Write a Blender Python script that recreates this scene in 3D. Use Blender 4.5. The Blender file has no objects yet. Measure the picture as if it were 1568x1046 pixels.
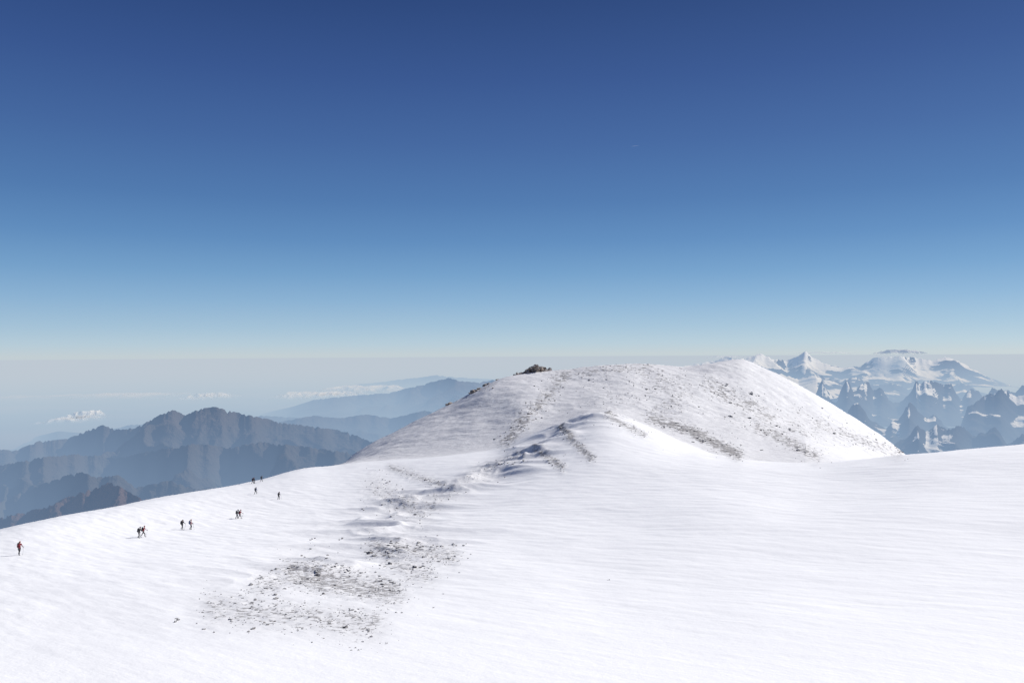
import bpy, bmesh, math, random
import numpy as np
from mathutils import Matrix, Vector, noise as mnoise
random.seed(7); rng=np.random.default_rng(7)
scene=bpy.context.scene
F=1254.0; CX=784.0; CY=523.0
# ------------------------------------------------------------------ camera
pitch=math.atan(19/F); roll=math.radians(0.34)
f=Vector((0,math.cos(pitch),math.sin(pitch)))
r0=Vector((1,0,0)); u0=r0.cross(f)
R=(r0*math.cos(roll)-u0*math.sin(roll)); U=(u0*math.cos(roll)+r0*math.sin(roll))
cam_d=bpy.data.cameras.new("camera"); cam=bpy.data.objects.new("camera",cam_d)
scene.collection.objects.link(cam); scene.camera=cam
cam_d.sensor_width=36; cam_d.lens=36*F/1568; cam_d.clip_start=0.5; cam_d.clip_end=2.0e6
cam.matrix_world=Matrix(((R.x,U.x,-f.x,0),(R.y,U.y,-f.y,0),(R.z,U.z,-f.z,0),(0,0,0,1)))
fA,RA,UA=[np.array(v) for v in (f,R,U)]
def ray(u,y):
    a=(np.asarray(u,float)-CX)/F; b=-(np.asarray(y,float)-CY)/F
    d=[fA[i]+RA[i]*a+UA[i]*b for i in range(3)]
    return d[0]/d[1], d[2]/d[1]
def project(x,y,z):
    k=x*fA[0]+y*fA[1]+z*fA[2]
    return CX+F*(x*RA[0]+y*RA[1]+z*RA[2])/k, CY-F*(x*UA[0]+y*UA[1]+z*UA[2])/k
# ------------------------------------------------------------------ noise
perm=rng.permutation(256); perm=np.concatenate([perm,perm,perm])
ang=rng.random(256)*2*np.pi; GX=np.cos(ang); GY=np.sin(ang)
def perlin(x,y,seed=0):
    x=np.asarray(x,float)+seed*37.3; y=np.asarray(y,float)+seed*17.7
    xi=np.floor(x).astype(np.int64); yi=np.floor(y).astype(np.int64)
    fx=x-xi; fy=y-yi
    def g(ix,iy,dx,dy):
        h=perm[perm[ix&255]+(iy&255)]
        return GX[h]*dx+GY[h]*dy
    w=fx*fx*fx*(fx*(fx*6-15)+10); v=fy*fy*fy*(fy*(fy*6-15)+10)
    a=g(xi,yi,fx,fy); b=g(xi+1,yi,fx-1,fy); c=g(xi,yi+1,fx,fy-1); d=g(xi+1,yi+1,fx-1,fy-1)
    return 1.5*((a+(b-a)*w)*(1-v)+(c+(d-c)*w)*v)
def fbm(x,y,o=5,seed=0,gain=.5):
    s=0;a=1
    for i in range(o):
        s=s+a*perlin(x*2**i,y*2**i,seed+i); a*=gain
    return s
def ridged(x,y,o=5,seed=0,gain=.5):
    s=0;a=1;t=0;w=1
    for i in range(o):
        n=1-np.abs(perlin(x*2**i,y*2**i,seed+i))*1.3
        n=np.clip(n,0,1)**2
        s=s+a*n*w; w=np.clip(n*1.4,0,1); t+=a; a*=gain
    return s/t
def pchip(xk,yk,x,free=()):
    xk=np.asarray(xk,float); yk=np.asarray(yk,float)
    h=np.diff(xk); d=np.diff(yk)/h
    m=np.zeros_like(yk); m[0]=d[0]; m[-1]=d[-1]
    for i in range(1,len(xk)-1):
        if i in free:
            m[i]=(h[i]*d[i-1]+h[i-1]*d[i])/(h[i]+h[i-1])
        elif d[i-1]*d[i]>0:
            w1=2*h[i]+h[i-1]; w2=h[i]+2*h[i-1]
            m[i]=(w1+w2)/(w1/d[i-1]+w2/d[i])
    xc=np.clip(x,xk[0],xk[-1])
    i=np.clip(np.searchsorted(xk,xc,side='right')-1,0,len(xk)-2)
    t=(xc-xk[i])/h[i]
    return ((2*t**3-3*t**2+1)*yk[i]+(t**3-2*t**2+t)*h[i]*m[i]+(-2*t**3+3*t**2)*yk[i+1]+(t**3-t**2)*h[i]*m[i+1])
def ss(x): x=np.clip(x,0,1); return x*x*(3-2*x)
def seg_mask(u,y,segs):
    m=np.zeros_like(u)
    for (x1,y1,x2,y2,w,s) in segs:
        dx,dy=x2-x1,y2-y1; L=dx*dx+dy*dy+1e-6
        t=np.clip(((u-x1)*dx+(y-y1)*dy)/L,0,1)
        d=np.hypot(u-x1-t*dx,y-y1-t*dy)
        m=np.maximum(m,s*np.exp(-(d/w)**2))
    return m
# ------------------------------------------------------------------ mesh helpers
def grid_mesh(name,X,Y,Z,mat,attrs={},flip=False):
    n,m=X.shape
    me=bpy.data.meshes.new(name)
    me.vertices.add(n*m)
    co=np.stack([X,Y,Z],-1).reshape(-1).astype(np.float32)
    me.vertices.foreach_set("co",co)
    idx=np.arange(n*m).reshape(n,m)
    q=np.stack([idx[:-1,:-1],idx[:-1,1:],idx[1:,1:],idx[1:,:-1]],-1).reshape(-1,4)
    if flip: q=q[:,::-1]
    me.loops.add(q.size); me.polygons.add(len(q))
    me.loops.foreach_set("vertex_index",q.reshape(-1).astype(np.int32))
    me.polygons.foreach_set("loop_start",(np.arange(len(q))*4).astype(np.int32))
    me.polygons.foreach_set("use_smooth",np.ones(len(q),bool))
    me.update(calc_edges=True); me.validate()
    for k,v in attrs.items():
        a=me.attributes.new(k,'FLOAT','POINT'); a.data.foreach_set("value",v.reshape(-1).astype(np.float32))
    ob=bpy.data.objects.new(name,me); scene.collection.objects.link(ob)
    me.materials.append(mat)
    return ob
# ------------------------------------------------------------------ materials
def newmat(name):
    m=bpy.data.materials.new(name); m.use_nodes=True
    nt=m.node_tree; nt.nodes.clear()
    out=nt.nodes.new("ShaderNodeOutputMaterial"); return m,nt,out
def N(nt,t,**k):
    n=nt.nodes.new(t)
    for a,b in k.items(): setattr(n,a,b)
    return n
def math_(nt,op,a,b=None,c=None,clamp=False):
    n=N(nt,"ShaderNodeMath",operation=op); n.use_clamp=clamp
    for i,v in enumerate((a,b,c)):
        if v is None: continue
        if isinstance(v,(int,float)): n.inputs[i].default_value=v
        else: nt.links.new(v,n.inputs[i])
    return n.outputs[0]
def mixc(nt,fac,a,b,bt='MIX'):
    n=N(nt,"ShaderNodeMix",data_type='RGBA',blend_type=bt)
    for i,v in ((0,fac),(6,a),(7,b)):
        if isinstance(v,(int,float)): n.inputs[i].default_value=v
        elif isinstance(v,tuple): n.inputs[i].default_value=(*v,1)
        else: nt.links.new(v,n.inputs[i])
    return n.outputs[2]
def noise(nt,vec,scale,detail=4,rough=.55,dist=0):
    n=N(nt,"ShaderNodeTexNoise"); n.inputs["Scale"].default_value=scale
    n.inputs["Detail"].default_value=detail; n.inputs["Roughness"].default_value=rough
    n.inputs["Distortion"].default_value=dist
    if vec is not None: nt.links.new(vec,n.inputs["Vector"])
    return n.outputs["Fac"]
def mapr(nt,v,a,b,c=0,d=1,smooth=True):
    n=N(nt,"ShaderNodeMapRange"); n.interpolation_type='SMOOTHSTEP' if smooth else 'LINEAR'
    nt.links.new(v,n.inputs[0])
    for i,k in enumerate((a,b,c,d)): n.inputs[i+1].default_value=k
    return n.outputs[0]
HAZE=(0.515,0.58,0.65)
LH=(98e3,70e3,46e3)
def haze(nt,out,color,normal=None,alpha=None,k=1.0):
    """painted aerial perspective, albedo dimmed and haze colour emitted: optical depth grows with distance from the
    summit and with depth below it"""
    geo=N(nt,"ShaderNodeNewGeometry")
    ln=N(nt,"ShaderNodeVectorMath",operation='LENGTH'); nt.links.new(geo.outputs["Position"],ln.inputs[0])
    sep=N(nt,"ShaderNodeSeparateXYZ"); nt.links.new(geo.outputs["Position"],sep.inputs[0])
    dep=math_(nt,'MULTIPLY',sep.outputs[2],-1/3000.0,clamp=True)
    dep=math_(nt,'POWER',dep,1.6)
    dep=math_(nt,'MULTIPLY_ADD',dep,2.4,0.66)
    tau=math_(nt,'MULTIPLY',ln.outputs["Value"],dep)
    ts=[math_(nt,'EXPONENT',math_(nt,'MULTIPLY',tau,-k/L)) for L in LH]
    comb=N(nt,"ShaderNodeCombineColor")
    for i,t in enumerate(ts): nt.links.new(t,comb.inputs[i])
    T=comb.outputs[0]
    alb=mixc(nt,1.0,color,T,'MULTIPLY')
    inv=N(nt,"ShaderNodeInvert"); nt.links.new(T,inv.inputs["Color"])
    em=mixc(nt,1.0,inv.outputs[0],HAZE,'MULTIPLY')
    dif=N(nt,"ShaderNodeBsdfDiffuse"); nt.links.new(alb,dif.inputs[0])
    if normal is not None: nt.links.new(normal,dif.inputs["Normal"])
    e=N(nt,"ShaderNodeEmission"); nt.links.new(em,e.inputs[0])  # haze is painted: each surface glows with it, there is no air volume
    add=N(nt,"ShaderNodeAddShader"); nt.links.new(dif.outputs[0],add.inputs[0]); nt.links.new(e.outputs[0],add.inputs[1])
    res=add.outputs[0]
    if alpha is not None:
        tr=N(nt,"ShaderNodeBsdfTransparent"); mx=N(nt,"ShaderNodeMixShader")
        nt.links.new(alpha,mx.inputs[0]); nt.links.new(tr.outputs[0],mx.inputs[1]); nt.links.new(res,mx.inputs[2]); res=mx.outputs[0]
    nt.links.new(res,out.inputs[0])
def bump(nt,h,strength,dist,normal=None):
    b=N(nt,"ShaderNodeBump"); b.inputs["Strength"].default_value=strength; b.inputs["Distance"].default_value=dist
    nt.links.new(h,b.inputs["Height"])
    if normal is not None: nt.links.new(normal,b.inputs["Normal"])
    return b.outputs[0]

# snow
snow,nt,out=newmat("wind_packed_snow")
geo=N(nt,"ShaderNodeNewGeometry"); P=geo.outputs["Position"]
mp=N(nt,"ShaderNodeMapping",vector_type='TEXTURE'); mp.inputs["Rotation"].default_value=(0,0,math.radians(-42)); mp.inputs["Scale"].default_value=(4,1,1.6)
nt.links.new(P,mp.inputs[0]); W=mp.outputs[0]
dens=N(nt,"ShaderNodeAttribute",attribute_name="scree_shade").outputs["Fac"]
far=N(nt,"ShaderNodeAttribute",attribute_name="far").outputs["Fac"]
hm=N(nt,"ShaderNodeAttribute",attribute_name="rime_shade").outputs["Fac"]
nA=noise(nt,P,1.5,5,.7); nB=noise(nt,P,0.4,5,.72)
nn=N(nt,"ShaderNodeMix",data_type='FLOAT'); nt.links.new(far,nn.inputs[0]); nt.links.new(nA,nn.inputs[2]); nt.links.new(nB,nn.inputs[3])
ws=noise(nt,W,0.9,4,.6)
thr=math_(nt,'MULTIPLY_ADD',dens,-0.36,0.75)
v=math_(nt,'SUBTRACT',math_(nt,'MULTIPLY_ADD',ws,0.1,math_(nt,'MULTIPLY',nn.outputs[0],0.95)),thr)
rockf=mapr(nt,v,-0.02,0.07)
dm=mapr(nt,dens,0.04,0.2)
rockf=math_(nt,'MULTIPLY',math_(nt,'MULTIPLY',rockf,dm),0.75)
rockcol=mixc(nt,nA,(0.15,0.14,0.135),(0.30,0.285,0.28))
lw=noise(nt,W,0.12,4,.6)
streak=mapr(nt,math_(nt,'MULTIPLY_ADD',lw,.6,math_(nt,'MULTIPLY',ws,.4)),0.46,0.68)
snowcol=mixc(nt,math_(nt,'MULTIPLY',streak,0.34),(0.91,0.908,0.908),(0.74,0.74,0.755))
snowcol=mixc(nt,math_(nt,'MULTIPLY',dens,0.6),snowcol,(0.54,0.53,0.53))  # scree grey; on the hill's left band it also paints shade
rime_shade_c=mixc(nt,mapr(nt,math_(nt,'MULTIPLY_ADD',ws,.2,math_(nt,'MULTIPLY',nB,.8)),.33,.65),(0.79,0.785,0.785),(0.62,0.615,0.625))  # greyer albedo: rime plus hill shade put into the colour
snowcol=mixc(nt,math_(nt,'MULTIPLY',hm,.88),snowcol,rime_shade_c)
col=mixc(nt,rockf,snowcol,rockcol)
h=math_(nt,'ADD',math_(nt,'MULTIPLY',ws,.7),math_(nt,'MULTIPLY',nB,1.1))
h=math_(nt,'MULTIPLY',h,math_(nt,'MULTIPLY_ADD',hm,.42,.19))
nb=bump(nt,h,0.8,0.5)
bs=N(nt,"ShaderNodeBsdfPrincipled"); nt.links.new(col,bs.inputs["Base Color"]); bs.inputs["Roughness"].default_value=.75
bs.inputs["Specular IOR Level"].default_value=.2
nt.links.new(nb,bs.inputs["Normal"]); nt.links.new(bs.outputs[0],out.inputs[0])

# rock
def rock_mat(name,c1,c2,snowamt=0.5,sc=2.0):
    m,nt,out=newmat(name); geo=N(nt,"ShaderNodeNewGeometry"); P=geo.outputs["Position"]
    n=noise(nt,P,sc,5,.7); c=mixc(nt,mapr(nt,n,.3,.7),c1,c2)
    s=N(nt,"ShaderNodeSeparateXYZ"); nt.links.new(geo.outputs["Normal"],s.inputs[0])
    sf=mapr(nt,math_(nt,'ADD',s.outputs[2],math_(nt,'MULTIPLY',noise(nt,P,sc*.7,3),0.7)),1.05,1.25)
    c=mixc(nt,math_(nt,'MULTIPLY',sf,snowamt),c,(.85,.86,.88))
    b=N(nt,"ShaderNodeBsdfPrincipled"); nt.links.new(c,b.inputs["Base Color"]); b.inputs["Roughness"].default_value=.9
    nt.links.new(bump(nt,n,.8,.2),b.inputs["Normal"]); nt.links.new(b.outputs[0],out.inputs[0]); return m
rockm=rock_mat("volcanic_rock",(0.10,0.095,0.092),(0.27,0.25,0.24),.6)
outm=rock_mat("weathered_outcrop_rock",(0.14,0.115,0.10),(0.36,0.30,0.26),.3,.6)

# ------------------------------------------------------------------ near terrain
cols={
-700:[(42,1060),(65,1010),(85,985),(100,970),(120,985),(150,1050),(250,1250),(350,1500),(450,1700)],
-300:[(42,1060),(68,960),(100,900),(125,868),(150,875),(185,930),(280,1100),(380,1300),(500,1500)],
0:[(42,1060),(70,930),(110,850),(148,812),(175,816),(215,860),(300,1000),(400,1150),(520,1350)],
200:[(42,1060),(75,912),(135,825),(200,771),(230,774),(270,800),(340,900),(420,1020),(540,1200)],
390:[(42,1060),(78,902),(148,813),(270,737),(300,738),(340,756),(400,820),(460,900),(560,1050)],
490:[(42,1060),(78,902),(150,808),(310,715),(340,716),(375,719),(420,750),(470,810),(560,950)],
540:[(42,1060),(78,903),(150,806),(300,710),(330,707),(355,702),(385,696),(415,705),(520,830)],
600:[(42,1060),(77,906),(150,802),(290,705),(315,699),(350,680),(388,664),(415,673),(520,800)],
700:[(42,1060),(76,908),(150,792),(268,697),(295,690),(350,650),(405,615),(430,620),(540,730)],
765:[(42,1060),(75,909),(150,784),(262,690),(290,680),(350,632),(420,580),(450,586),(560,680)],
800:[(42,1060),(75,908),(150,779),(270,674),(298,666),(355,615),(432,572),(462,577),(570,665)],
850:[(42,1060),(75,907),(150,773),(280,653),(308,650),(365,608),(440,568),(480,575),(590,660)],
930:[(42,1060),(75,905),(150,765),(280,634),(308,634),(365,600),(445,560),(490,566),(600,650)],
965:[(42,1060),(75,904),(150,761),(275,643),(302,644),(365,600),(448,558),(495,566),(600,640)],
1000:[(42,1060),(75,903),(150,757),(265,657),(292,657),(365,604),(452,559),(500,567),(610,640)],
1050:[(42,1060),(75,901),(148,753),(240,681),(272,677),(368,607),(458,563),(505,570),(615,640)],
1090:[(42,1060),(75,899),(142,755),(222,695),(255,695),(372,614),(465,556),(510,563),(620,635)],
1130:[(42,1060),(75,897),(136,762),(214,702),(245,706),(375,622),(472,550),(515,558),(620,640)],
1170:[(42,1060),(75,895),(130,772),(211,706),(243,713),(375,634),(468,564),(505,572),(610,660)],
1240:[(42,1060),(75,893),(126,776),(208,708),(240,716),(372,656),(458,600),(490,612),(590,710)],
1330:[(42,1060),(75,890),(124,772),(206,702),(238,716),(370,688),(440,656),(470,672),(570,780)],
1388:[(42,1060),(75,888),(122,768),(204,697),(236,716),(368,712),(420,699),(445,712),(550,830)],
1450:[(42,1060),(75,885),(121,764),(202,692),(234,714),(368,745),(420,755),(450,770),(550,880)],
1568:[(42,1060),(75,880),(120,756),(198,682),(230,702),(340,780),(420,840),(470,880),(560,970)],
1900:[(42,1060),(75,860),(118,730),(195,660),(230,690),(340,780),(420,840),(470,880),(560,970)],
2400:[(42,1060),(75,850),(118,720),(195,660),(230,690),(340,780),(420,840),(470,880),(560,970)],
}
uk=np.array(sorted(cols)); Kn=9
KD=np.array([[cols[u][k][0] for u in uk] for k in range(Kn)],float)
KY=np.array([[cols[u][k][1] for u in uk] for k in range(Kn)],float)
KZ=np.zeros_like(KD)
for k in range(Kn):
    _,tz=ray(uk,KY[k]); KZ[k]=tz*KD[k]
ucol=np.concatenate([CX+F*np.linspace(-3,-1.02,24),np.arange(-480,-40,9.0),np.arange(-40,1610,2.2),np.arange(1612,2040,9.0),CX+F*np.linspace(1.02,3,24)])
T=(ucol-CX)/F
Dr=np.concatenate([np.linspace(-60,29,30),np.exp(np.arange(math.log(30),math.log(560),0.0034)),np.linspace(575,900,30),np.linspace(950,6000,30)])
fineu=np.arange(-700,2401,2.0)
def smoothk(a,sig):
    v=pchip(uk,a,fineu); n=int(3*sig/2); kx=np.arange(-n,n+1)*2.0; w=np.exp(-.5*(kx/sig)**2); w/=w.sum()
    vp=np.concatenate([np.full(n,v[0]),v,np.full(n,v[-1])]); return np.interp(ucol,fineu,np.convolve(vp,w,'valid'))
sg=[60,60,55,12,12,12,6,8,20]
kd=[smoothk(KD[k],sg[k]) for k in range(Kn)]; kz=[smoothk(KZ[k],sg[k]) for k in range(Kn)]
Z=np.zeros((len(Dr),len(ucol)))
for j in range(len(ucol)):
    xs=[a[j] for a in kd]+[900,6000]; zs=[a[j] for a in kz]
    zs=zs+[min(-350,zs[-1]-60),-3050]
    Z[:,j]=pchip(xs,zs,Dr,(1,2,3))
Tt,DD=np.meshgrid(T,Dr)
X=Tt*np.maximum(DD,30); Y=DD
r=np.hypot(X,Y)
Z=np.where(DD<44,Z+15.7*(1-ss(r/36)),Z)
pu,py=project(X,np.maximum(Y,5),Z)
# crest of the wind-carved snow ridge (world polyline)
cr=[(930,282),(875,266),(835,238),(745,200),(640,182),(585,150),(600,122),(470,92)]
cr=[((u-CX)/F*d,d) for u,d in cr]
dist=np.full_like(X,1e9)
for (x1,y1),(x2,y2) in zip(cr[:-1],cr[1:]):
    dx,dy=x2-x1,y2-y1; t=np.clip(((X-x1)*dx+(Y-y1)*dy)/(dx*dx+dy*dy),0,1)
    dist=np.minimum(dist,np.hypot(X-x1-t*dx,Y-y1-t*dy))
crest=np.exp(-(dist/12)**2)
fade=ss((DD-40)/25)*(1-ss((DD-600)/300))
ca,sa=math.cos(math.radians(-42)),math.sin(math.radians(-42))
Xa=X*ca+Y*sa; Ya=-X*sa+Y*ca
rid=ridged(Xa/30+.3*perlin(X/15,Y/15,9),Ya/12,3,3,.4)
Z=Z+fade*crest*(rid*2.6-0.7)*np.clip(DD/230,0.2,1)
hill=ss((DD-300)/40)*(1-ss((DD-600)/300))
scree_shade_segs=[(866,574,850,590,14,.7),(842,604,815,632,17,.66),(805,640,775,678,15,.72),(850,574,1000,563,14,.56),(985,568,1050,602,28,.52),(1050,602,1000,642,26,.52),  # scree bands; the left and top hill ones also paint its grey shading
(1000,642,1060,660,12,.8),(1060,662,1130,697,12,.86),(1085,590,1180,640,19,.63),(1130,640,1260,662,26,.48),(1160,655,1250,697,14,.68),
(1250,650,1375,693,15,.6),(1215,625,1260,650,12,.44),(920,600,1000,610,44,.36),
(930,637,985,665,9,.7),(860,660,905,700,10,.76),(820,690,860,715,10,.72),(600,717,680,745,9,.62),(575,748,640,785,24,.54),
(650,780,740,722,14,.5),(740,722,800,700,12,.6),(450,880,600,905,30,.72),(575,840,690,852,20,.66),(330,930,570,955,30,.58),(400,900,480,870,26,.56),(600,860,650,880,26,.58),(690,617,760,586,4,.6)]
scree_shade=seg_mask(pu,py,scree_shade_segs)
Z=Z+fade*(0.3*fbm(X/38,Y/38,3,20)+0.04*fbm(Xa/7,Ya/1.8,3,30)*np.clip(DD/80,.6,2))
Z=Z+hill*(1.1*fbm(X/30,Y/30,4,40)*0.6+0.25*fbm(Xa/10,Ya/5,4,50))
Z=Z+fade*scree_shade*0.6*np.abs(fbm(X/2.5,Y/2.5,3,60))*np.clip(DD/250,.25,1)
farA=ss((DD-150)/150)
k3=np.array(kd[3])[None,:]
rime_shade=ss((DD-k3-2)/14)*ss((pu-440)/80)*(1-.55*ss((pu-1130)/230))  # rimed hill grey, also painting its shaded left face; weaker to the right
rime_shade=np.clip(rime_shade+.35*crest*ss((DD-80)/60),0,1)
terrain=grid_mesh("snow_terrain",X,Y,Z,snow,{"scree_shade":scree_shade,"far":farA,"rime_shade":rime_shade})
PU,PY=project(X,np.maximum(Y,5),Z)
rows_ok=np.where((Dr>40)&(Dr<600))[0]
def p2w(u,y):
    j=int(np.argmin(np.abs(ucol-u)))
    run=np.minimum.accumulate(PY[rows_ok,j])
    k=np.where(run<=y)[0]
    if len(k)==0: return None
    i=rows_ok[k[0]]
    return X[i,j],Y[i,j],Z[i,j]
# ------------------------------------------------------------------ rocks
ico=[]
for s in range(10):
    bm=bmesh.new(); bmesh.ops.create_icosphere(bm,subdivisions=1 if s<8 else 2,radius=1)
    sd=Vector((s*3.1,s*1.7,s*.9))
    for v in bm.verts:
        c=v.co.copy(); v.co*=0.8+0.6*mnoise.noise(c*1.1+sd)+0.25*mnoise.noise(c*2.7+sd)
    bm.verts.ensure_lookup_table()
    ico.append((np.array([v.co[:] for v in bm.verts]),np.array([[v.index for v in fa.verts] for fa in bm.faces]))); bm.free()
def rocks_mesh(name,items,mat):
    V=[];Fc=[];o=0
    for (x,y,z,s,fl) in items:
        vs,fs=ico[random.randrange(len(ico))]
        a=random.random()*6.28; c,s_=math.cos(a),math.sin(a)
        sc=np.array([s*random.uniform(.7,1.4),s*random.uniform(.7,1.2),s*fl])
        p=vs*sc; q=np.stack([p[:,0]*c-p[:,1]*s_,p[:,0]*s_+p[:,1]*c,p[:,2]],-1)+np.array([x,y,z])
        V.append(q); Fc.append(fs+o); o+=len(vs)
    me=bpy.data.meshes.new(name); me.from_pydata(np.concatenate(V).tolist(),[],np.concatenate(Fc).tolist()); me.update()
    ob=bpy.data.objects.new(name,me); scene.collection.objects.link(ob); me.materials.append(mat); return ob
items=[]
NS=380000
uu=rng.uniform(250,1400,NS); yy=rng.uniform(555,1000,NS)
mm=seg_mask(uu,yy,scree_shade_segs)
clump=np.clip(perlin(uu/26,yy/15,77)*1.3+.6,0,1)
keep=rng.random(NS)<(mm**1.4)*clump*0.2*np.where(yy>800,1.05,1)
for u,y in zip(uu[keep],yy[keep]):
    p=p2w(u,y)
    if p is None: continue
    px=min(6.,math.exp(random.gauss(0.1,.55)))*(1.25 if y>820 else .85)
    s=px*p[1]/F*.8
    items.append((p[0],p[1],p[2]+s*.15,s,.6))
for u,y,px in [(272,950,6),(605,840,4),(520,826,3),(478,826,3),(400,885,4),(562,965,4),(590,985,2.5),(930,888,1.5),(320,922,3),(1150,603,4),(1235,693,4),(1165,690,3),(1375,692,4),(1110,590,4),(1075,675,5)]:
    for k in range(4):
        p=p2w(u+random.uniform(-1,1)*px,y+random.uniform(-.5,.5)*px)
        if p: s=px*p[1]/F*random.uniform(.4,.8); items.append((p[0],p[1],p[2]+s*.1,s,.6))
rocks_mesh("scattered_rocks",items,rockm)
print("rocks",len(items))
items=[]
for k in range(190):
    u=random.triangular(786,846,822); 
    j=int(np.argmin(np.abs(ucol-u))); sel=rows_ok[np.argmin(PY[rows_ok,j])]
    x,y,z=X[sel,j],Y[sel,j]+random.uniform(-4,6),Z[sel,j]
    hgt=max(0,1-abs(u-822)/24)*4.2+.2
    s=random.uniform(.5,1.5)
    items.append((x,y,z+random.uniform(-.5,1)*hgt*.8,s,random.uniform(.6,1)))
rocks_mesh("rock_outcrop",items,outm)
items=[]
for k in range(160):
    t=random.random(); u=686+t*76; y=619-t*33
    j=int(np.argmin(np.abs(ucol-u))); sel=rows_ok[np.argmin(PY[rows_ok,j])]
    if perlin(np.array([u/9]),np.array([3.3]))[0]<-.05: continue
    s=random.uniform(.5,1.6); items.append((X[sel,j]+random.uniform(-1,1),Y[sel,j]+random.uniform(-3,2),Z[sel,j]+.1,s,.6))
rocks_mesh("rock_ledge",items,outm)
# ------------------------------------------------------------------ distant land
def mountain_mat(name,lo,mid,hi,snow_amt,sc,bs_=.8):
    m,nt,out=newmat(name); geo=N(nt,"ShaderNodeNewGeometry"); P=geo.outputs["Position"]
    sep=N(nt,"ShaderNodeSeparateXYZ"); nt.links.new(P,sep.inputs[0])
    sn=N(nt,"ShaderNodeSeparateXYZ"); nt.links.new(geo.outputs["Normal"],sn.inputs[0])
    n=noise(nt,P,sc,6,.6)
    zz=math_(nt,'MULTIPLY_ADD',math_(nt,'SUBTRACT',n,.5),1400,sep.outputs[2])
    c=mixc(nt,mapr(nt,zz,-2700,-1900),lo,mid)
    c=mixc(nt,mapr(nt,zz,-1900,-1100),c,hi)
    if snow_amt is not None:
        # snow lies on the gentler and higher faces, bare rock elsewhere
        sv=math_(nt,'MULTIPLY_ADD',sep.outputs[2],1/3500,math_(nt,'MULTIPLY',math_(nt,'ADD',n,noise(nt,P,sc*.6,3,.5)),1.5))
        sv=math_(nt,'ADD',sv,math_(nt,'MULTIPLY',sn.outputs[2],1.0))
        sf=mapr(nt,sv,2.05-snow_amt,2.14-snow_amt)
        c=mixc(nt,sf,c,(.82,.84,.88))
    b=bump(nt,noise(nt,P,sc*5,4,.6),bs_,120)
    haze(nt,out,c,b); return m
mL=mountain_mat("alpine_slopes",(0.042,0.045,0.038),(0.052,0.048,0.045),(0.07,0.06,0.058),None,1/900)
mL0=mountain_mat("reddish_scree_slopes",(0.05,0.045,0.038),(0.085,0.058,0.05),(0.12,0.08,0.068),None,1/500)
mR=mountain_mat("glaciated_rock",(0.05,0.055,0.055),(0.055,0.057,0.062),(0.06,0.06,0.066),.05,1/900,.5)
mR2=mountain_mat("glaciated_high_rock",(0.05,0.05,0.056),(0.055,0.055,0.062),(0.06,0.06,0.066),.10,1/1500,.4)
def mrange(name,sil,D0,wf,wb,base,A,fr,mat,seed,step=2.0,jit=1.5,n=190,curve=1.15,octv=6,el=1.0):
    us=np.arange(sil[0][0],sil[-1][0]+.1,step)
    ys=np.interp(us,[s[0] for s in sil],[s[1] for s in sil])
    d0=D0*(1+.07*perlin(us/120,us*0+3.3,seed)+.02*perlin(us/25,us*0+1.3,seed))
    _,tz=ray(us,ys); zc=tz*d0
    jz=-jit*np.abs(fbm(us/11,us*0+seed,4,seed,.6))*d0/F*1.3
    s=np.concatenate([-np.linspace(1,0,int(n*.75))**1.4,np.linspace(0,1,int(n*.3))[1:]])
    S,_=np.meshgrid(s,us,indexing='ij')
    D=d0[None,:]+np.where(S<0,S*wf,S*wb)
    Xm=(us[None,:]-CX)/F*D
    a=np.abs(S)
    prof=(1-a)**curve
    wx=Xm+.35*fr*fbm(Xm/fr/1.5,D/fr/1.5,2,seed+5); wy=D+.35*fr*fbm(Xm/fr/1.5,D/fr/1.5,2,seed+8)
    if el>1: wx=wx+.35*(D-d0[None,:])*perlin(Xm/fr/2.5,D*0+.7,seed+3)
    rg=ridged(wx/fr,wy/fr/el,octv,seed,.5)
    zz=base+(zc[None,:]-base)*np.clip(prof+A*(1-np.exp(-a*7))*(rg-.62)*(1.15-a),-.02,2)+jz[None,:]*np.exp(-a*14)
    lim=zc[None,:]*D/d0[None,:]
    zz=np.where(S<0,np.minimum(zz,lim-a*40),np.minimum(zz,lim-a*60))
    return grid_mesh(name,Xm,D,zz,mat)
L1=[(-260,720),(-180,700),(-100,708),(-40,700),(0,687),(22,690),(60,675),(100,672),(130,660),(157,650),(178,657),(205,655),(230,643),(250,632),(266,627),(285,634),(305,626),(326,622),(350,628),(375,634),(400,638),(425,646),(470,651),(500,655),(530,660),(560,672),(600,690),(660,715),(740,730)]
L1f=[(-260,735),(-100,722),(0,712),(60,700),(120,694),(180,700),(240,688),(300,678),(350,684),(400,676),(460,682),(520,690),(580,700),(680,730)]
L0=[(-260,800),(-150,790),(-60,796),(0,792),(40,782),(80,772),(110,757),(140,748),(170,737),(190,748),(215,762),(250,768),(275,766),(310,790),(380,800)]
L01=[(-260,770),(-100,762),(0,768),(60,742),(100,727),(125,722),(150,730),(180,726),(210,745),(260,735),(300,748),(380,742),(440,728),(480,714),(540,730),(600,760)]
L2=[(380,640),(415,630),(450,622),(480,612),(520,607),(560,604),(600,600),(640,590),(670,582),(688,577),(705,583),(730,585),(755,581),(790,586),(850,592),(950,600)]
L3=[(480,600),(530,590),(580,585),(620,580),(650,577),(668,574),(690,577),(740,580),(800,582),(900,590)]
Lf=[(-200,690),(-80,672),(0,676),(40,672),(90,660),(140,664),(200,650),(260,648),(330,650),(400,636),(470,640),(560,648)]
Lg=[(380,664),(430,645),(480,636),(520,640),(560,634),(600,640),(650,628),(700,640),(760,640)]
mrange("far_mountain_ridge",L3,66000,9000,8000,-2950,.5,4000,mL,11,jit=1)
mrange("blue_mountain_ridge",L2,40000,9000,8000,-2950,.6,3500,mL,12,jit=1.6)
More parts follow.
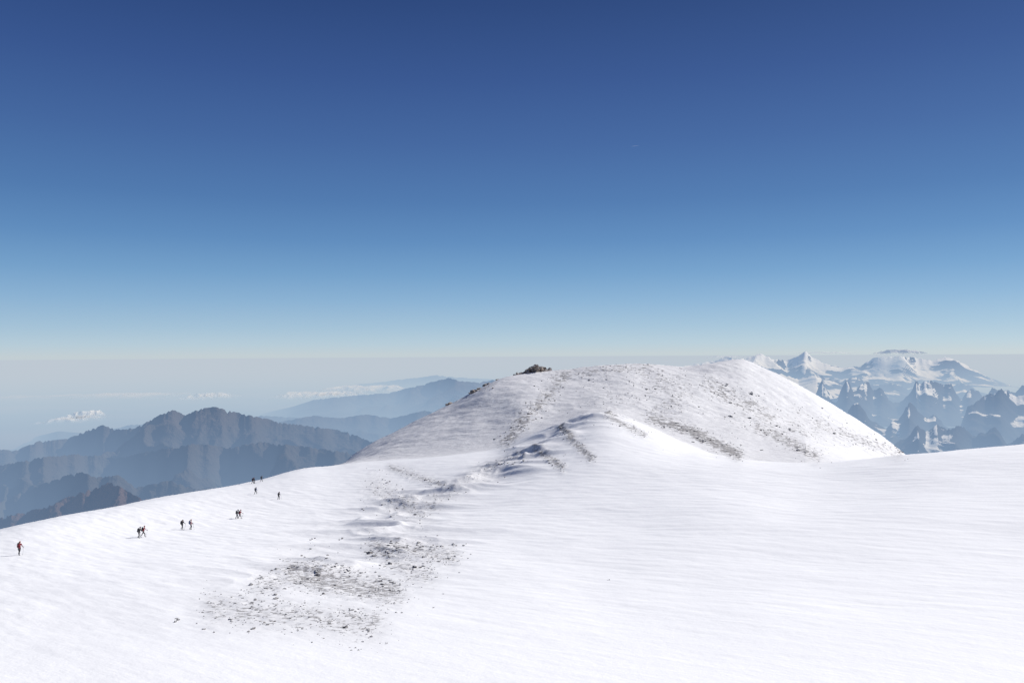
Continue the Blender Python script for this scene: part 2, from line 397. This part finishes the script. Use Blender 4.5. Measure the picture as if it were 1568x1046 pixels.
mrange("hazy_foothills",Lf,30000,5000,5000,-2980,.4,3500,mL,19,jit=1.2)
mrange("hazy_foothills",Lg,27000,5000,5000,-2980,.5,2600,mL,29,jit=1.4)
mrange("green_mountain_ridge",L1,18500,5500,4000,-2950,.75,2200,mL,13,jit=4,el=1.8)
mrange("green_mountain_ridge",L1f,15500,3500,2500,-2970,.7,1700,mL,17,jit=4,el=1.6)
mrange("mountain_spur",L01,13000,3000,2500,-2980,.7,1300,mL,14,jit=4,el=1.5)
mrange("red_mountain_spur",L0,10500,2800,2000,-2980,.6,900,mL0,15,jit=4,el=1.5)
R3=[(980,572),(1040,561),(1070,556),(1095,551),(1110,546),(1130,549),(1150,546),(1165,540),(1180,548),(1205,551),(1222,545),(1233,537),(1245,546),(1262,556),(1290,562),(1318,560),(1335,548),(1355,545),(1380,545),(1405,547),(1428,552),(1448,546),(1468,553),(1490,564),(1510,576),(1540,588),(1568,596),(1640,604),(1750,600),(1850,610)]
R2b=[(1100,600),(1170,566),(1200,572),(1222,580),(1250,572),(1285,583),(1310,576),(1340,590),(1368,584),(1390,596),(1420,588),(1450,592),(1475,584),(1500,600),(1530,608),(1568,606),(1700,612),(1850,620)]
mrange("snow_mountain_range",R3,54000,8000,6000,-2000,.45,3200,mR2,21,jit=2.2,n=220,el=3)
mrange("glacier_mountain_range",R2b,42000,6500,4000,-2300,.45,2600,mR2,22,jit=4,n=220,el=3)
def jag(u0,u1,yb,amp,wl,seed):
    u=np.arange(u0,u1,3.0); r_=1-np.abs(fbm(u/wl,u*0+seed*1.7,3,seed,.5))*1.2
    y=yb+amp*(1-np.clip(r_,0,1)**1.3)*1.3+6*perlin(u/130,u*0+4.1,seed)
    return list(zip(u.tolist(),y.tolist()))
mrange("rocky_mountain_range",[(1150,622)]+jag(1195,1860,582,28,70,3),33000,5000,3200,-2500,.45,2100,mR,23,jit=4,n=220,el=3)
mrange("near_rocky_range",[(1190,670)]+jag(1240,1470,612,32,80,8)+[(1480,622),(1505,606),(1533,594),(1556,606),(1580,600),(1640,618),(1750,610),(1850,630)],25500,5000,3000,-2750,.45,1700,mR,24,jit=4,n=220,el=3)
mrange("near_rocky_range",jag(1230,1860,648,28,90,12),20000,4000,2500,-2850,.45,1400,mR,26,jit=4,n=220,el=3)
# valley ground sheet
gm,nt,out=newmat("valley_land"); geo=N(nt,"ShaderNodeNewGeometry"); P=geo.outputs["Position"]
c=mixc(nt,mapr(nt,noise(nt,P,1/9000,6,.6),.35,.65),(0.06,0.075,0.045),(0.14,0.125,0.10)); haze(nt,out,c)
rr=np.concatenate([[0.],np.geomspace(3000,900000,60)]); aa=np.linspace(0,2*np.pi,181)
A_,R_=np.meshgrid(aa,rr); grid_mesh("valley_ground",R_*np.sin(A_),R_*np.cos(A_),np.full_like(R_,-3000.),gm,flip=True)
# ------------------------------------------------------------------ clouds
cm,nt,out=newmat("cloud_vapour"); geo=N(nt,"ShaderNodeNewGeometry"); P=geo.outputs["Position"]
att=N(nt,"ShaderNodeAttribute",attribute_name="thick")
al=math_(nt,'MULTIPLY',mapr(nt,math_(nt,'ADD',att.outputs["Fac"],math_(nt,'MULTIPLY',math_(nt,'SUBTRACT',noise(nt,P,1/700,5,.55),.5),.8)),.05,1.15),.6)
col=N(nt,"ShaderNodeRGB"); col.outputs[0].default_value=(.80,.81,.83,1)
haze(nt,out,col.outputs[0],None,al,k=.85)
def cloud_bank(name,uc,yc,wpx,D,depth,height,seed,lump=1.,op=1.):
    xc,tz=ray(uc,yc); xc=float(xc)*D; zc=float(tz)*D
    w=wpx*D/F
    a=np.linspace(-1,1,150); b=np.linspace(-1,1,70)
    A,B=np.meshgrid(a,b)
    Xc=xc+A*w; Yc=D+B*depth
    env=np.clip(1-A**2,0,1)*np.clip(1-B**2,0,1)
    sx=min(w,depth)
    bil=1-np.abs(fbm(Xc/(w*.4),Yc/(sx*.8),3,seed,.4))*lump
    th=np.clip(env*1.3*bil-.1+.35*lump*fbm(Xc/(w*.5),Yc/(sx*.9),2,seed+9),0,1)*ss(env*4)
    Zc=zc+height*th*(.7+.4*bil)-height*.4
    return grid_mesh(name,Xc,Yc,Zc,cm,{"thick":th*op})
for i,(uc,yc,w,D,dp,h,op) in enumerate([(112,643,40,27000,1800,150,.75),(133,637,24,27500,1300,230,.8),(322,608,40,45000,3000,300,.7),(205,606,100,60000,5000,250,.9),(60,610,130,62000,6000,250,.9),(470,606,60,50000,4000,300,.9),(560,597,85,56000,5000,400,1),(520,605,50,48000,3500,280,.9),(640,588,60,72000,5000,350,1),(400,598,90,80000,6000,350,1),(150,585,260,110000,9000,350,1),(420,578,260,130000,9000,350,1)]):
    cloud_bank("cloud_bank",uc,yc,w,D,dp,h,60+i*3,1.,op)
cloud_bank("cap_cloud",1378,541,40,51500,2500,330,131,.7,1.6)
cloud_bank("cap_cloud",1262,541,60,75000,3000,150,141,.6,1.5)
cloud_bank("cap_cloud",1110,547,30,75000,3000,150,149,.6,1.5)
wm,nt,out=newmat("wisp_vapour"); geo=N(nt,"ShaderNodeNewGeometry"); P=geo.outputs["Position"]
att=N(nt,"ShaderNodeAttribute",attribute_name="thick")
al=math_(nt,'MULTIPLY',mapr(nt,math_(nt,'MULTIPLY',att.outputs["Fac"],noise(nt,P,1/70,4,.7)),.08,.5),.4)
d=N(nt,"ShaderNodeBsdfTranslucent"); d.inputs[0].default_value=(.9,.9,.9,1)
tr=N(nt,"ShaderNodeBsdfTransparent"); mx=N(nt,"ShaderNodeMixShader"); nt.links.new(al,mx.inputs[0]); nt.links.new(tr.outputs[0],mx.inputs[1]); nt.links.new(d.outputs[0],mx.inputs[2]); nt.links.new(mx.outputs[0],out.inputs[0])
for uc,yc,w in [(972,224,8)]:
    D=12000; tx,tz=ray(uc,yc); A,B=np.meshgrid(np.linspace(-1,1,40),np.linspace(-1,1,16))
    th=np.clip(1-A**2-B**2,0,1)
    grid_mesh("wisp_cloud",float(tx)*D+A*w*D/F,D+B*120,float(tz)*D+A*w*D/F*.12+B*26,wm,{"thick":th})
# ------------------------------------------------------------------ mountaineers
def cloth(name,c,rough=.8):
    m,nt,out=newmat(name); b=N(nt,"ShaderNodeBsdfPrincipled")
    tc=N(nt,"ShaderNodeTexCoord"); n=noise(nt,tc.outputs["Object"],9,3)
    cc=mixc(nt,n,tuple(v*.75 for v in c),tuple(min(1,v*1.2) for v in c)); nt.links.new(cc,b.inputs["Base Color"]); b.inputs["Roughness"].default_value=rough
    nt.links.new(b.outputs[0],out.inputs[0]); return m
mats=dict(black=cloth("black_shell",(.03,.03,.035)),red=cloth("red_shell",(.22,.03,.04)),blue=cloth("blue_shell",(.04,.07,.18)),grey=cloth("grey_shell",(.08,.08,.09)),
 skin=cloth("skin",(.42,.25,.18),.5),boot=cloth("boot",(.03,.03,.03),.6),glove=cloth("glove",(.03,.03,.03)),pole=cloth("pole_metal",(.12,.12,.13),.4),orange=cloth("orange_fabric",(.4,.12,.03)))
def limb(V,E,Rd,pts,start=None):
    prev=start
    for (x,y,z,rx) in pts:
        V.append((x,y,z)); Rd.append(rx); i=len(V)-1
        if prev is not None: E.append((prev,i))
        prev=i
    return prev
def hiker(u,y,heading,jacket,trousers,pack,pose=0):
    V=[];E=[];Rd=[];roots=[]
    st=[.20,.12,.26,.04][pose]; lean=[.10,.16,.13,.03][pose]
    V.append((0,0,.93)); Rd.append(.135); roots.append(0)
    chest=limb(V,E,Rd,[(0,.02+lean*.3,1.08,.12),(0,lean*.7,1.25,.145),(0,lean,1.40,.135)],0)
    neck=limb(V,E,Rd,[(0,lean*1.15,1.47,.065),(0,lean*1.25,1.53,.06),(0,lean*1.35+.01,1.60,.085),(0,lean*1.4+.015,1.67,.09),(0,lean*1.4+.01,1.735,.06)],chest)
    hands=[]
    for s,k in ((1,1),(-1,-1)):
        fy=st*k
        knee=(s*.11,fy*.75+.06,.50); ank=(s*.11,fy*1.25-(.05 if k>0 else .12),.10 if k>0 else .13)
        limb(V,E,Rd,[(s*.10,.0,.86,.105),(s*.105,fy*.4+.03,.68,.088),(*knee,.068),(s*.11,(knee[1]+ank[1])/2-.01,.31,.062),(*ank,.05),(s*.115,ank[1]+.07,.055,.048),(s*.12,ank[1]+.17,.045,.035)],0)
        fa=-st*k
        sh=(s*.19,lean,1.40); el=(s*.27,lean+fa*.5-.03,1.13); wr=(s*.25,lean+fa*.6+.20,1.04)
        limb(V,E,Rd,[(*sh,.075),((sh[0]+el[0])/2,(sh[1]+el[1])/2,(sh[2]+el[2])/2,.058),(*el,.047),((wr[0]+el[0])/2,(wr[1]+el[1])/2,(wr[2]+el[2])/2,.042),(*wr,.032),(wr[0],wr[1]+.045,wr[2]+.005,.038),(wr[0],wr[1]+.085,wr[2]+.005,.034)],chest)
        hands.append(Vector((wr[0],wr[1]+.085,wr[2])))
        for q in range(4):
            ox=(q-1.5)*.019; L=[.9,1,.95,.78][q]; b=hands[-1]+Vector((0,-.01,-ox))
            roots.append(len(V))
            limb(V,E,Rd,[(b.x+s*.012,b.y,b.z,.009),(b.x+s*.010,b.y+.035*L,b.z,.009),(b.x-s*.012,b.y+.052*L,b.z,.008),(b.x-s*.028,b.y+.032*L,b.z,.007)])
        b=hands[-1]+Vector((-s*.015,-.045,.03)); roots.append(len(V))
        limb(V,E,Rd,[(b.x,b.y,b.z,.011),(b.x-s*.02,b.y+.03,b.z+.012,.010),(b.x-s*.015,b.y+.058,b.z+.008,.008)])
    me=bpy.data.meshes.new("body"); me.from_pydata(V,E,[]); ob=bpy.data.objects.new("tmp",me); scene.collection.objects.link(ob)
    sk=ob.modifiers.new("s",'SKIN'); sk.use_smooth_shade=True
    for i,rv in enumerate(Rd):
        d=me.skin_vertices[0].data[i]; d.radius=(rv,rv*(.8 if 0<i<4 else 1)); d.use_root=(i in roots)
    sub=ob.modifiers.new("d",'SUBSURF'); sub.levels=1; sub.render_levels=1
    dg=bpy.context.evaluated_depsgraph_get(); dg.update()
    bm_=bpy.data.meshes.new_from_object(ob.evaluated_get(dg)); bpy.data.objects.remove(ob)
    bm_.materials.clear()
    for k in (jacket,trousers,'boot','skin','glove'): bm_.materials.append(mats[k])
    hy=lean*1.35
    for p in bm_.polygons:
        c=p.center
        p.use_smooth=True
        if c.z>1.52: p.material_index=3
        elif c.z>.9: p.material_index=4 if min((c-h).length for h in hands)<.10 else 0
        elif c.z>.14: p.material_index=1
        else: p.material_index=2
    body=bpy.data.objects.new("mountaineer",bm_); scene.collection.objects.link(body)
    def part(name,build,mat):
        bm=bmesh.new(); build(bm); m=bpy.data.meshes.new(name); bm.to_mesh(m); bm.free(); m.materials.append(mats[mat])
        for p in m.polygons: p.use_smooth=True
        o=bpy.data.objects.new(name,m); scene.collection.objects.link(o); o.parent=body; return o
    def bp(bm):
        bmesh.ops.create_cube(bm,size=1); bmesh.ops.subdivide_edges(bm,edges=bm.edges[:],cuts=3,use_grid_fill=True)
        for v in bm.verts:
            c=v.co.copy(); n_=(abs(c.x*2)**4+abs(c.y*2)**4+abs(c.z*2)**4)**.25
            v.co=c/max(n_,.01)*1.0
            t=v.co.z; v.co=Vector((v.co.x*.34*(1-.15*t),v.co.y*.24-.24+lean*.65+t*lean*.4,v.co.z*.58+1.22))
        r_=bmesh.ops.create_uvsphere(bm,u_segments=12,v_segments=8,radius=1,matrix=Matrix.Translation((0,lean*.9-.22,1.53))@Matrix.Diagonal((.15,.10,.06,1)))
    part("backpack",bp,pack)
    def hat(bm):
        bmesh.ops.create_uvsphere(bm,u_segments=16,v_segments=10,radius=1,matrix=Matrix.Translation((0,hy-.005,1.69))@Matrix.Diagonal((.108,.122,.105,1)))
        for v in bm.verts:
            if v.co.z<1.66: v.co.z=1.66-(1.66-v.co.z)*.2; 
            if v.co.y<hy-.03 and v.co.z<1.68: v.co.z-=.05
    part("hat",hat,jacket if jacket!='black' else 'grey')
    def face(bm):
        bmesh.ops.create_cone(bm,segments=6,radius1=.016,radius2=.004,depth=.035,cap_ends=True,matrix=Matrix.Translation((0,hy+.105,1.615))@Matrix.Rotation(math.radians(-70),4,'X'))
        for s in (1,-1): bmesh.ops.create_uvsphere(bm,u_segments=8,v_segments=6,radius=1,matrix=Matrix.Translation((s*.088,hy,1.62))@Matrix.Diagonal((.012,.022,.032,1)))
        bmesh.ops.create_uvsphere(bm,u_segments=8,v_segments=5,radius=1,matrix=Matrix.Translation((0,hy+.085,1.572))@Matrix.Diagonal((.028,.012,.008,1)))
    part("nose_ears_mouth",face,'skin')
    def gog(bm): bmesh.ops.create_uvsphere(bm,u_segments=12,v_segments=8,radius=1,matrix=Matrix.Translation((0,hy+.07,1.645))@Matrix.Diagonal((.072,.035,.024,1)))
    part("sunglasses",gog,'boot')
    def poles(bm):
        for i,hd in enumerate(hands):
            tip=Vector((hd.x*1.15,hd.y+(.18 if i==0 else -.25),-.03)); top=hd+Vector((0,.02,.09))
            dv=top-tip; mt=Matrix.Translation((tip+top)/2)@dv.to_track_quat('Z','Y').to_matrix().to_4x4()
            bmesh.ops.create_cone(bm,segments=8,radius1=.009,radius2=.013,depth=dv.length,cap_ends=True,matrix=mt)
            bmesh.ops.create_cone(bm,segments=10,radius1=.045,radius2=.03,depth=.012,cap_ends=True,matrix=Matrix.Translation(tip+dv.normalized()*.09))
    part("trekking_poles",poles,'pole')
    p=p2w(u,y)
    body.location=(p[0],p[1],p[2]-.03); body.rotation_euler=(0,0,heading)
    body.scale=(1.06,)*3
    print("hiker",u,y,"D",round(p[1]),"px",round(1.8*F/p[1],1))
H=math.radians
hiker(31,850,H(-120),'red','black','grey',0)
hiker(212,824,H(-100),'black','black','grey',1)
hiker(219,822,H(-80),'red','black','black',2)
hiker(280,811,H(-110),'black','black','grey',0)
hiker(293,811,H(-60),'red','black','blue',3)
hiker(362,794,H(-70),'black','black','black',1)
hiker(366,794,H(-90),'red','black','black',2)
hiker(392,757,H(-30),'blue','black','grey',0)
hiker(426,765,H(-20),'grey','black','black',1)
hiker(386,741,H(-60),'red','black','black',0)
hiker(390,740.5,H(-80),'black','black','grey',3)
hiker(400,738,H(-80),'black','black','grey',2)
# ------------------------------------------------------------------ light
SAZ=math.radians(62); SEL=math.radians(38)
w=bpy.data.worlds.new("World"); scene.world=w; w.use_nodes=True; nt=w.node_tree
bg=nt.nodes["Background"]; sky=nt.nodes.new("ShaderNodeTexSky"); sky.sky_type='NISHITA'; sky.sun_disc=False
sky.sun_elevation=SEL; sky.sun_rotation=SAZ; sky.altitude=3500; sky.air_density=1.0; sky.dust_density=0.3; sky.ozone_density=2.0
STR=0.09
# high-altitude air: deeper blue aloft, pale low down (depends on elevation only)
tc=N(nt,"ShaderNodeTexCoord"); sp=N(nt,"ShaderNodeSeparateXYZ"); nt.links.new(tc.outputs["Generated"],sp.inputs[0])
rp=N(nt,"ShaderNodeValToRGB"); nt.links.new(sp.outputs[2],rp.inputs[0]); cr_=rp.color_ramp
def lin(c): c=c/255; return c/12.92 if c<=.04045 else ((c+.055)/1.055)**2.4
stops=[(541,(192,205,214)),(525,(180,203,219)),(500,(162,193,217)),(460,(137,177,212)),(420,(114,160,203)),(370,(92,139,190)),(310,(76,120,175)),(220,(63,100,159)),(120,(50,82,143)),(0,(36,65,122)),(-600,(24,47,100))]
while len(cr_.elements)<len(stops): cr_.elements.new(.5)
for e,(yy_,c) in zip(cr_.elements,stops):
    e.position=max(0,math.sin(math.atan((541-yy_)/F)))
for e,(yy_,c) in zip(list(cr_.elements),stops): e.color=(*[lin(v) for v in c],1)
sc_=N(nt,"ShaderNodeVectorMath",operation='SCALE'); nt.links.new(rp.outputs[0],sc_.inputs[0]); sc_.inputs["Scale"].default_value=1/STR
mxs=mixc(nt,.85,sky.outputs[0],sc_.outputs[0]); nt.links.new(mxs,bg.inputs[0]); bg.inputs[1].default_value=STR
sd=bpy.data.lights.new("sun",'SUN'); sd.energy=4.9; sd.angle=math.radians(.53); sd.color=(1,.97,.93)
so=bpy.data.objects.new("sun",sd); scene.collection.objects.link(so)
dirv=Vector((math.sin(SAZ)*math.cos(SEL),math.cos(SAZ)*math.cos(SEL),math.sin(SEL)))
so.rotation_euler=dirv.to_track_quat('Z','Y').to_euler()
scene.view_settings.view_transform='Standard'; scene.view_settings.look='None'; scene.view_settings.exposure=0
